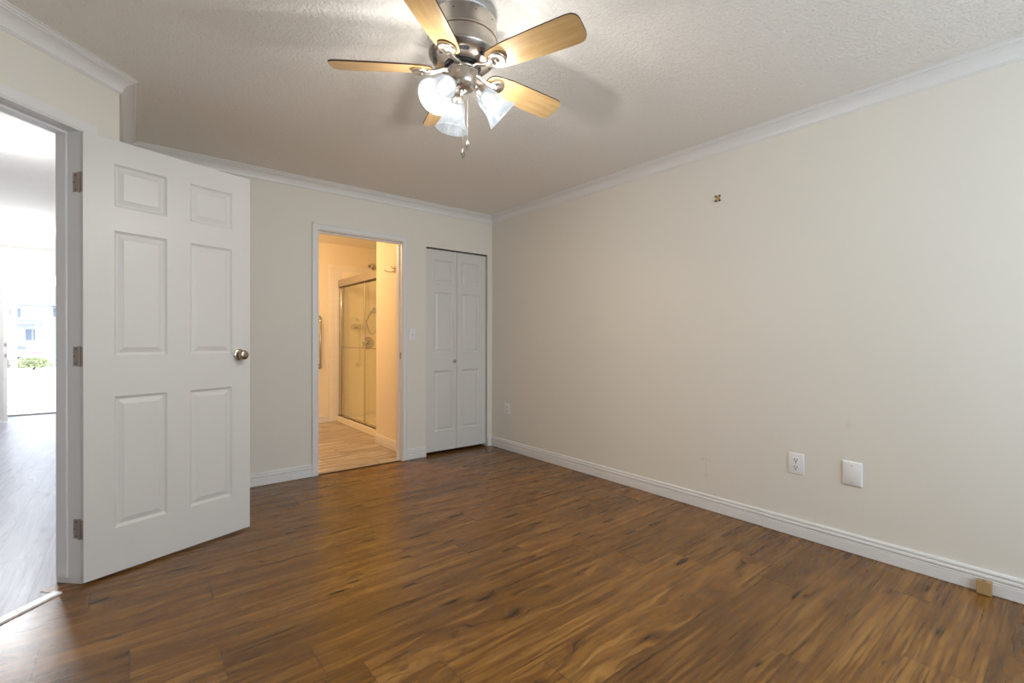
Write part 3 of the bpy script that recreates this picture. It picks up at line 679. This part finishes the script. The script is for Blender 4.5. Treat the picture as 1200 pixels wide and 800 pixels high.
# ------------------------------------------------------------------ bathroom
b = MB(); box(b, -.885, 0, YB-.010, YB, .0, 2.105); 
struct('wall_bathroom_tile', b, M_TILE, 'white square tile border round the shower', 'wall tile', bevel=.004)
b = MB(); box(b, -.715, 0, YB-.016, YB-.010, .10, 2.02); box(b, -.010, 0, YS, YB-.016, .10, 2.02); box(b, -.70, -.010, YS, YS+.006, .10, 2.02)
struct('wall_shower_lining', b, M_ACRYL, 'smooth cream lining inside the shower', 'wall panel')
t = thing('shower_pan', (-.40, 1.65, 0), 'white raised shower base with a front curb in the bathroom', 'shower base')
b = MB(); box(b, -.790+.40, -.700+.40, YS-1.65, YB-.016-1.65, 0, .082); obj('curb', b, M_ACRYL, t, bevel=.006)
b = MB(); box(b, -.700+.40, .39, YS+.006-1.65, YB-.016-1.65, 0, .045); obj('basin', b, M_ACRYL, t)
GX = -.74
t = thing('shower_enclosure', (GX, 1.65, .082), 'framed sliding glass shower doors with towel bar in the bathroom', 'shower door')
def L_(y, z): return (y-1.65, z-.082)
def sbox(name, x0, x1, y0, y1, z0, z1, m, bev=.003, par=None):
    b = MB(); box(b, x0, x1, y0-1.65, y1-1.65, z0-.082, z1-.082); return obj(name, b, m, par or t, bevel=bev)
M_RAIL = mat('satin_shower_rail', (0.44, 0.39, 0.33), 0.32, 0.6)
sbox('header_rail', -.030, .030, YS+.002, YB-.018, 1.806, 1.900, M_RAIL)
sbox('header_channel', -.024, .024, YS+.004, YB-.020, 1.794, 1.806, M_DARKBR, 0)
sbox('bottom_track', -.026, .026, YS+.002, YB-.018, .082, .096, M_NICKEL, .002)
sbox('track_seal', -.031, -.0265, YS+.004, YB-.020, .083, .092, M_DARKBR, 0)
sbox('side_post', -.022, .022, YB-.110, YB-.018, .096, 1.794, M_CHROME, .006)
g1 = sbox('glass_panel', -.014, -.010, 1.54, YB-.112, .098, 1.794, M_GLASS, 0)
g2 = sbox('glass_panel', .010, .014, YS+.006, 1.66, .098, 1.794, M_GLASS, 0)
sbox('panel_stile', -.016, -.008, 1.533, 1.547, .098, 1.794, M_NICKEL, .001, g1)
b = MB(); yA, yB = 2.30-1.65, 1.60-1.65; zt = 1.000-.082
tube(b, [(-.014, yA, zt), (-.040, yA, zt), (-.048, yA-.012, zt), (-.048, yB+.012, zt), (-.040, yB, zt), (-.014, yB, zt)], .006, 10); obj('towel_bar', b, M_CHROME, t, smooth=True)
b = MB(); yA, yB = 1.56-1.65, .93-1.65
tube(b, [(.010, yA, zt), (-.004, yA, zt), (-.012, yA-.012, zt), (-.012, yB+.012, zt), (-.004, yB, zt), (.010, yB, zt)], .006, 10); obj('towel_bar', b, M_CHROME, t, smooth=True)
YT = YB-.016
# shower fittings on the end wall
t = thing('overhead_shower', (-.33, YT, 2.10), 'chrome shower head on a curved arm high above the shower door', 'shower')
b = MB(); tube(b, [(0, 0, .03), (0, -.06, .05), (0, -.12, .045), (-.005, -.17, .02)], .009, 10); lathe(b, [(0, 0), (.026, 0), (.022, .010), (0, .012)], 20, Matrix.Translation((0, 0, .03)) @ Matrix.Rotation(PI/2, 4, 'X')); obj('shower_arm', b, M_CHROME, t, smooth=True)
b = MB(); lathe(b, [(.010, .03), (.016, .01), (.030, -.012), (.048, -.030), (.050, -.040), (.044, -.044), (0, -.044)], 28, Matrix.Translation((-.005, -.175, .010)) @ Matrix.Rotation(-.55, 4, 'X')); obj('spray_face', b, M_CHROME, t, smooth=True, angle=50)
t = thing('shower_valve', (-.345, YT, 1.055), 'round chrome shower valve with a lever behind the glass', 'shower valve')
b = MB(); lathe(b, [(.085, 0), (.085, .004), (.072, .010), (.060, .012), (.050, .009), (.040, .012), (0, .014)], 36, Matrix.Rotation(PI/2, 4, 'X')); obj('escutcheon', b, M_CHROME, t, smooth=True, angle=50)
b = MB(); lathe(b, [(.028, .010), (.026, .040), (.018, .052), (0, .054)], 24, Matrix.Rotation(PI/2, 4, 'X')); tube(b, [(0, -.045, 0), (-.04, -.055, -.03), (-.075, -.060, -.055)], [.010, .008, .006], 10); obj('lever', b, M_CHROME, t, smooth=True, angle=50)
t = thing('hand_shower', (-.31, YT-.001, 1.49), 'chrome hand shower and hose in its wall bracket above the valve', 'hand shower')
b = MB(); lathe(b, [(0, 0), (.022, 0), (.020, .014), (.010, .040), (0, .042)], 18, Matrix.Rotation(PI/2, 4, 'X')); obj('bracket', b, M_CHROME, t, smooth=True)
b = MB(); tube(b, [(-.10, -.075, -.14), (-.06, -.065, -.06), (0, -.055, .01), (.02, -.06, .03)], [.009, .011, .013, .02], 12); lathe(b, [(.018, 0), (.042, .012), (.044, .022), (0, .024)], 24, Matrix.Translation((.022, -.06, .03)) @ Matrix.Rotation(PI/2+.5, 4, 'X')); obj('handle', b, M_CHROME, t, smooth=True, angle=50)
b = MB(); pts = [(-.10, -.075, -.14)]
for i in range(1, 25):
    s_ = i/24; pts.append((-.10+.23*s_-.02*math.sin(PI*s_), -.075+.050*s_, -.14-.16*math.sin(PI*s_)-.02*s_))
tube(b, pts, .006, 8); obj('hose', b, M_CHROME, t, smooth=True)
t = thing('soap_caddy', (-.50, YT, 1.25), 'small chrome corner soap caddy on the shower wall', 'soap caddy')
b = MB()
for zz in (0, .055): tube(b, [(-.085, -.002, zz), (-.085, -.07, zz), (-.06, -.09, zz), (.06, -.09, zz), (.085, -.07, zz), (.085, -.002, zz)], .004, 8)
for xx in (-.085, -.04, 0, .04, .085): tube(b, [(xx, -.004, .055), (xx, -.004, 0), (xx, -.086, 0), (xx, -.086, .055)], .003, 6)
obj('basket', b, M_CHROME, t, smooth=True)
b = MB(); box(b, -.055, -.010, -.070, -.025, .004, .028); obj('tray', b, M_CHROME, t, bevel=.004)
# grab bar
t = thing('grab_bar', (-1.015, YB, 1.065), 'vertical chrome grab bar beside the bathroom doorway on the bathroom back wall', 'grab bar')
b = MB(); tube(b, [(0, -.002, .315), (0, -.035, .315), (0, -.052, .305), (0, -.060, .285), (0, -.060, -.285), (0, -.052, -.305), (0, -.035, -.315), (0, -.002, -.315)], .014, 14); obj('bar', b, M_CHROME, t, smooth=True)
for zz in (.315, -.315):
    b = MB(); lathe(b, [(.036, 0), (.036, .006), (.028, .011), (.014, .012)], 24, Matrix.Translation((0, 0, zz)) @ Matrix.Rotation(PI/2, 4, 'X')); obj('mount_flange', b, M_CHROME, t, smooth=True)
# robe hook on the partition
t = thing('robe_hook', (XS, .41, 1.80), 'small chrome robe hook on the partition inside the bathroom doorway', 'hook')
b = MB(); box(b, -.006, 0, -.016, .016, -.028, .032); obj('hook_plate', b, M_CHROME, t, bevel=.003)
b = MB(); tube(b, [(-.004, 0, -.012), (-.030, .030, -.022), (-.055, .075, -.012), (-.062, .095, .006)], [.005, .005, .0045, .006], 8); tube(b, [(-.004, 0, .015), (-.028, -.004, .012), (-.040, -.006, .028)], [.005, .0045, .006], 8); obj('hook_arm', b, M_CHROME, t, smooth=True)
# bathroom ceiling lamp that gives the warm light
t = thing('bathroom_ceiling_light', (-1.90, 1.30, H), 'warm lit dome lamp on the bathroom ceiling', 'ceiling light')
b = MB(); lathe(b, [(0, 0), (.15, 0), (.15, -.02), (0, -.02)], 32); obj('lamp_base', b, M_NICKEL, t, smooth=True)
M_WARM = mat('lit_warm_glass', (1, .9, .75), .4, emit=(1.0, .66, .32), estr=5.0)
b = MB(); lathe(b, [(.14, -.02), (.135, -.05), (.10, -.085), (.05, -.10), (0, -.104)], 32, cap=False); obj('lamp_dome', b, M_WARM, t, smooth=True, angle=80)
point('bathroom_lamp_light', (-1.90, 1.30, H-.22), 34, (1.0, .625, .30), .10)

# ------------------------------------------------------------------ hall
M_DOME = mat('lit_hall_glass', (1, 1, 1), .4, emit=(.95, .98, 1.0), estr=14.0)
for i, (x, y, lb) in enumerate(((-3.62, .34, 'lit white dome lamp on the hall ceiling, nearest the bedroom door'), (-4.02, 3.75, 'lit white dome lamp on the hall ceiling, near the front door'))):
    t = thing('hall_ceiling_light', (x, y, H), lb, 'ceiling light', 'dome lamps along the hall ceiling')
    b = MB(); lathe(b, [(0, 0), (.155, 0), (.155, -.012), (0, -.012)], 40); obj('lamp_rim', b, M_PLASTIC, t, smooth=True)
    b = MB(); lathe(b, [(.172, -.008), (.170, -.030), (.146, -.055), (.120, -.072), (.075, -.088), (.03, -.095), (0, -.096)], 40, cap=False); obj('lamp_dome', b, M_DOME, t, smooth=True, angle=80)
    for a in (-.5, 1.6, 3.7):
        b = MB(); lathe(b, [(0, .004), (.009, .004), (.009, -.008), (0, -.011)], 12, Matrix.Translation((.172*math.cos(a), .172*math.sin(a), -.018))); obj('lamp_clip', b, M_NICKEL, t, smooth=True)
    point('hall_lamp_light', (x, y, H-.34), (8, 56)[i], (.90, .945, 1.0), .12)
# front door casing, sill
t = thing('trim_9', (0, 0, 0), 'white casing round the open front door of the hall', 'door casing', kind='structure')
b = MB(); box(b, FX0-.06, FX0, YF-.012, YF, 0, FZ+.07); box(b, FX1, FX1+.06, YF-.012, YF, 0, FZ+.07); box(b, FX0, FX1, YF-.012, YF, FZ, FZ+.07); obj('casing', b, M_TRIM, t, bevel=.003)
b = MB(); box(b, FX0, FX1, YF+.03, YF+.15, 0, .018); struct('trim_10', b, M_HINGE, 'grey metal sill under the open front door', 'threshold', bevel=.003)
# front door leaf swung into the hall
Hn = Vector((-4.800, 5.650, 0)); Fr = Vector((-4.232, 5.018, 0)); uf = (Fr-Hn).normalized(); lf_ = (Fr-Hn).length
af = math.atan2(uf.y, uf.x)
t = thing('door_3', Hn, 'white front door swung inward, seen edge-on at the end of the hall', 'door', kind='structure', rotz=af)
b = MB(); door_leaf(b, lf_, .012, 2.02, .044, [(.10, .38, .22, .85), (.48, .76, .22, .85), (.10, .38, 1.05, 1.85), (.48, .76, 1.05, 1.85)], None); obj('door_panel', b, M_DOOR, t)
for zz in (1.02, .875):
    b = MB(); box(b, lf_-.001, lf_+.002, .008, .036, zz-.03, zz+.03); o = obj('latch_plate', b, M_NICKEL, t)
    b = MB(); box(b, lf_, lf_+.014, .016, .030, zz-.010, zz+.010); obj('latch_bolt', b, M_NICKEL, o)
b = MB(); lathe(b, [(.030, 0), (.030, .010), (.020, .018), (0, .018)], 20, Matrix.Translation((lf_-.07, .044, 1.02)) @ Matrix.Rotation(-PI/2, 4, 'X')); obj('deadbolt', b, M_NICKEL, t, smooth=True)
b = MB(); tube(b, [(lf_-.07, .044, .84), (lf_-.07, .085, .835), (lf_-.07, .100, .80), (lf_-.07, .098, .73), (lf_-.07, .080, .69), (lf_-.07, .044, .68)], .008, 10); obj('pull_handle', b, M_NICKEL, t, smooth=True)
# storm door opened outward
Sa = Vector((-4.640, 5.800, 0)); Sb = Vector((-4.325, 6.72, 0)); us = (Sb-Sa).normalized(); ls = (Sb-Sa).length
t = thing('door_4', Sa, 'white framed glass storm door with a lattice grille, opened outside', 'storm door', kind='structure', rotz=math.atan2(us.y, us.x))
b = MB()
for x0, x1, z0, z1 in ((0, .09, .03, 2.02), (ls-.09, ls, .03, 2.02), (.09, ls-.09, .03, .22), (.09, ls-.09, 1.90, 2.02), (.09, ls-.09, .92, 1.00)): box(b, x0, x1, 0, .030, z0, z1)
obj('door_frame', b, M_TRIM, t, bevel=.003)
b = MB(); box(b, .09, ls-.09, .013, .017, .22, 1.90); obj('door_glass', b, M_CLEAR, t)
b = MB(); n = 9
for i in range(-3, 10):
    for sg in (1, -1):
        for (za, zb) in ((.22, .92), (1.00, 1.90)):
            x0_ = .09; x1_ = ls-.09; k0 = za+i*.14
            p = []
            for s_ in range(13):
                x = x0_+(x1_-x0_)*s_/12; z = k0+(x-x0_)*sg*1.0+(.3 if sg < 0 else 0)
                if za <= z <= zb: p.append((x, .006, z))
            if len(p) > 2: tube(b, [p[0], p[-1]], .004, 6)
M_GRILLE = mat('pale_grille', (.62, .63, .66), .5)
obj('lattice_grille', b, M_GRILLE, t)

# ------------------------------------------------------------------ outside
def noise_mat(name, c1, c2, sc, rough=.8):
    m = mat(name, c1, rough, spec=.2); nt = NT(m); nt.lk(nt.mix(nt.noise(obj_coords(nt), sc, 4), c1, c2), nt.b.inputs['Base Color']); return m
M_CONC = noise_mat('pale_concrete', (.66, .66, .66), (.74, .74, .73), 3)
M_ROAD = noise_mat('grey_asphalt', (.40, .40, .42), (.48, .48, .50), 5)
b = MB(); box(b, -14, 4, 5.78, 23.5, -.32, -.12); struct('ground_path', b, M_CONC, 'pale concrete drive outside the front door', 'ground')
b = MB(); box(b, -40, 20, 23.5, 60, -.62, -.42); struct('ground_street', b, M_ROAD, 'pale street beyond the drive', 'ground')
M_SIDING = noise_mat('pale_siding', (.78, .80, .84), (.82, .84, .88), 2)
M_ROOF = noise_mat('slate_roof', (.34, .35, .42), (.40, .41, .47), 6)
M_WIN = mat('window_blue_grey', (.22, .26, .34), .15)
t = thing('neighbour_house', (-8.2, 42, -.42), 'pale two-storey house across the street seen through the front door', 'house')
b = MB(); box(b, -5, .95, 0, 6, 0, 3.75); obj('house_wall', b, M_SIDING, t)
b = MB(); box(b, .95, 4.5, 1.2, 6, 0, 3.75); obj('house_wing', b, M_SIDING, t)
b = MB(); prism(b, [(-.6, 3.75), (6.6, 3.75), (3, 5.4)], -5.4, 1.3, frame((0, 0, 0), (0, 1, 0), (1, 0, 0))); obj('roof', b, M_ROOF, t)
b = MB(); prism(b, [(.6, 3.75), (6.6, 3.75), (3.4, 5.2)], 1.3, 4.9, frame((0, 0, 0), (0, 1, 0), (1, 0, 0))); obj('wing_roof', b, M_ROOF, t)
b = MB(); prism(b, [(-1.6, 2.40), (0, 2.40), (0, 2.75)], -5.2, .55, frame((0, 0, 0), (0, 1, 0), (1, 0, 0))); obj('porch_roof', b, M_ROOF, t)
for xx in (.45, -1.1, -4.9):
    b = MB(); box(b, xx-.09, xx+.09, -1.5, -1.3, 0, 2.40); obj('porch_post', b, M_SIDING, t)
for x0, x1, z0, z1, yy in ((-.28, .02, 1.35, 2.10, 0), (.10, .30, 1.35, 2.10, 0), (-1.2, -.5, 2.9, 3.5, 0), (.98, 1.10, 3.05, 3.65, 1.2), (1.6, 2.4, 1.2, 2.2, 1.2)):
    b = MB(); box(b, x0-.05, x1+.05, yy-.05, yy+.01, z0-.05, z1+.05); f = obj('window', b, M_TRIM, t); b = MB(); box(b, x0, x1, yy-.06, yy-.045, z0, z1); obj('pane', b, M_WIN, f)
# parked car
M_CAR = mat('white_car_paint', (.78, .79, .82), .25); M_TYRE = mat('tyre_rubber', (.04, .04, .045), .7); M_TAIL = mat('red_tail_lamp', (.72, .30, .36), .3)
CX1 = -6.1; CY = 27.0
t = thing('parked_car', (CX1-2.2, CY+.9, -.42), 'white car parked across the drive outside, red tail lamp showing', 'car')
b = MB()
side = [(-2.2, .32), (-2.18, .72), (-1.95, .82), (-1.15, .92), (-.50, 1.36), (1.05, 1.40), (1.78, 1.10), (2.0, 1.02), (2.16, .94), (2.2, .50), (2.1, .30)]
secs = []
for yy, ins in ((-.90, .04), (-.82, 0), (.82, 0), (.90, .04)):
    secs.append([b.verts.new((x*(1-ins*.4), yy*(.82 if z > 1.0 else 1), z-ins*.4)) for x, z in side])
for A, B in zip(secs, secs[1:]):
    for i in range(len(side)): b.faces.new([A[i], A[(i+1) % len(side)], B[(i+1) % len(side)], B[i]])
b.faces.new(secs[0]); b.faces.new(secs[-1]); obj('car_body', b, M_CAR, t, bevel=.03)
b = MB()
for pts in ([(-.98, .96), (-.46, 1.29), (.02, 1.33), (.02, .98)], [(.08, .98), (.08, 1.33), (1.02, 1.33), (1.66, 1.08), (1.60, 1.00)]): prism(b, pts, .71, .86, frame((0, 0, 0), (1, 0, 0), (0, -1, 0)))
obj('side_window', b, M_WIN, t)
for xx in (-1.35, 1.35):
    for yy in (-.88, .70):
        b = MB(); lathe(b, [(0, 0), (.32, 0), (.33, .03), (.33, .16), (.31, .19), (0, .19)], 24, Matrix.Translation((xx, yy+.19, .33)) @ Matrix.Rotation(PI/2, 4, 'X')); wv_ = obj('wheel', b, M_TYRE, t, smooth=True)
        b = MB(); lathe(b, [(0, 0), (.20, 0), (.19, .012), (0, .02)], 20, Matrix.Translation((xx, yy-.002, .33)) @ Matrix.Rotation(PI/2, 4, 'X')); obj('hub_cap', b, M_CAR, wv_, smooth=True)
b = MB(); box(b, 1.78, 2.19, -.915, -.80, .80, .93); obj('tail_lamp', b, M_TAIL, t, bevel=.02)
# clipped shrub
t = thing('garden_shrub', (-5.85, 21.9, -.12), 'low yellow-green shrub at the edge of the drive outside', 'shrub')
M_LEAF = noise_mat('leaf_green', (.36, .42, .22), (.58, .58, .38), 7)
rnd = random.Random(3); b = MB()
for i in range(700):
    a = rnd.random()*2*PI; q = rnd.random()**.5; h = rnd.random()
    c_ = Vector((math.cos(a)*q*.62*(1-.4*h), math.sin(a)*q*.45*(1-.4*h), .06+.40*h)); n_ = Vector((rnd.uniform(-1, 1), rnd.uniform(-1, 1), rnd.uniform(.2, 1))).normalized()
    u_ = n_.orthogonal().normalized(); w_ = n_.cross(u_); s_ = rnd.uniform(.04, .075)
    b.faces.new([b.verts.new(c_+u_*s_), b.verts.new(c_+w_*s_*.5+n_*.012), b.verts.new(c_-u_*s_), b.verts.new(c_-w_*s_*.5+n_*.012)])
obj('foliage', b, M_LEAF, t)
b = MB()
for i in range(7): a = i*.9; tube(b, [(0, 0, 0), (.15*math.cos(a), .12*math.sin(a), .15), (.35*math.cos(a), .28*math.sin(a), .34)], [.018, .012, .006], 6)
obj('stem', b, M_STRIPBR, t)
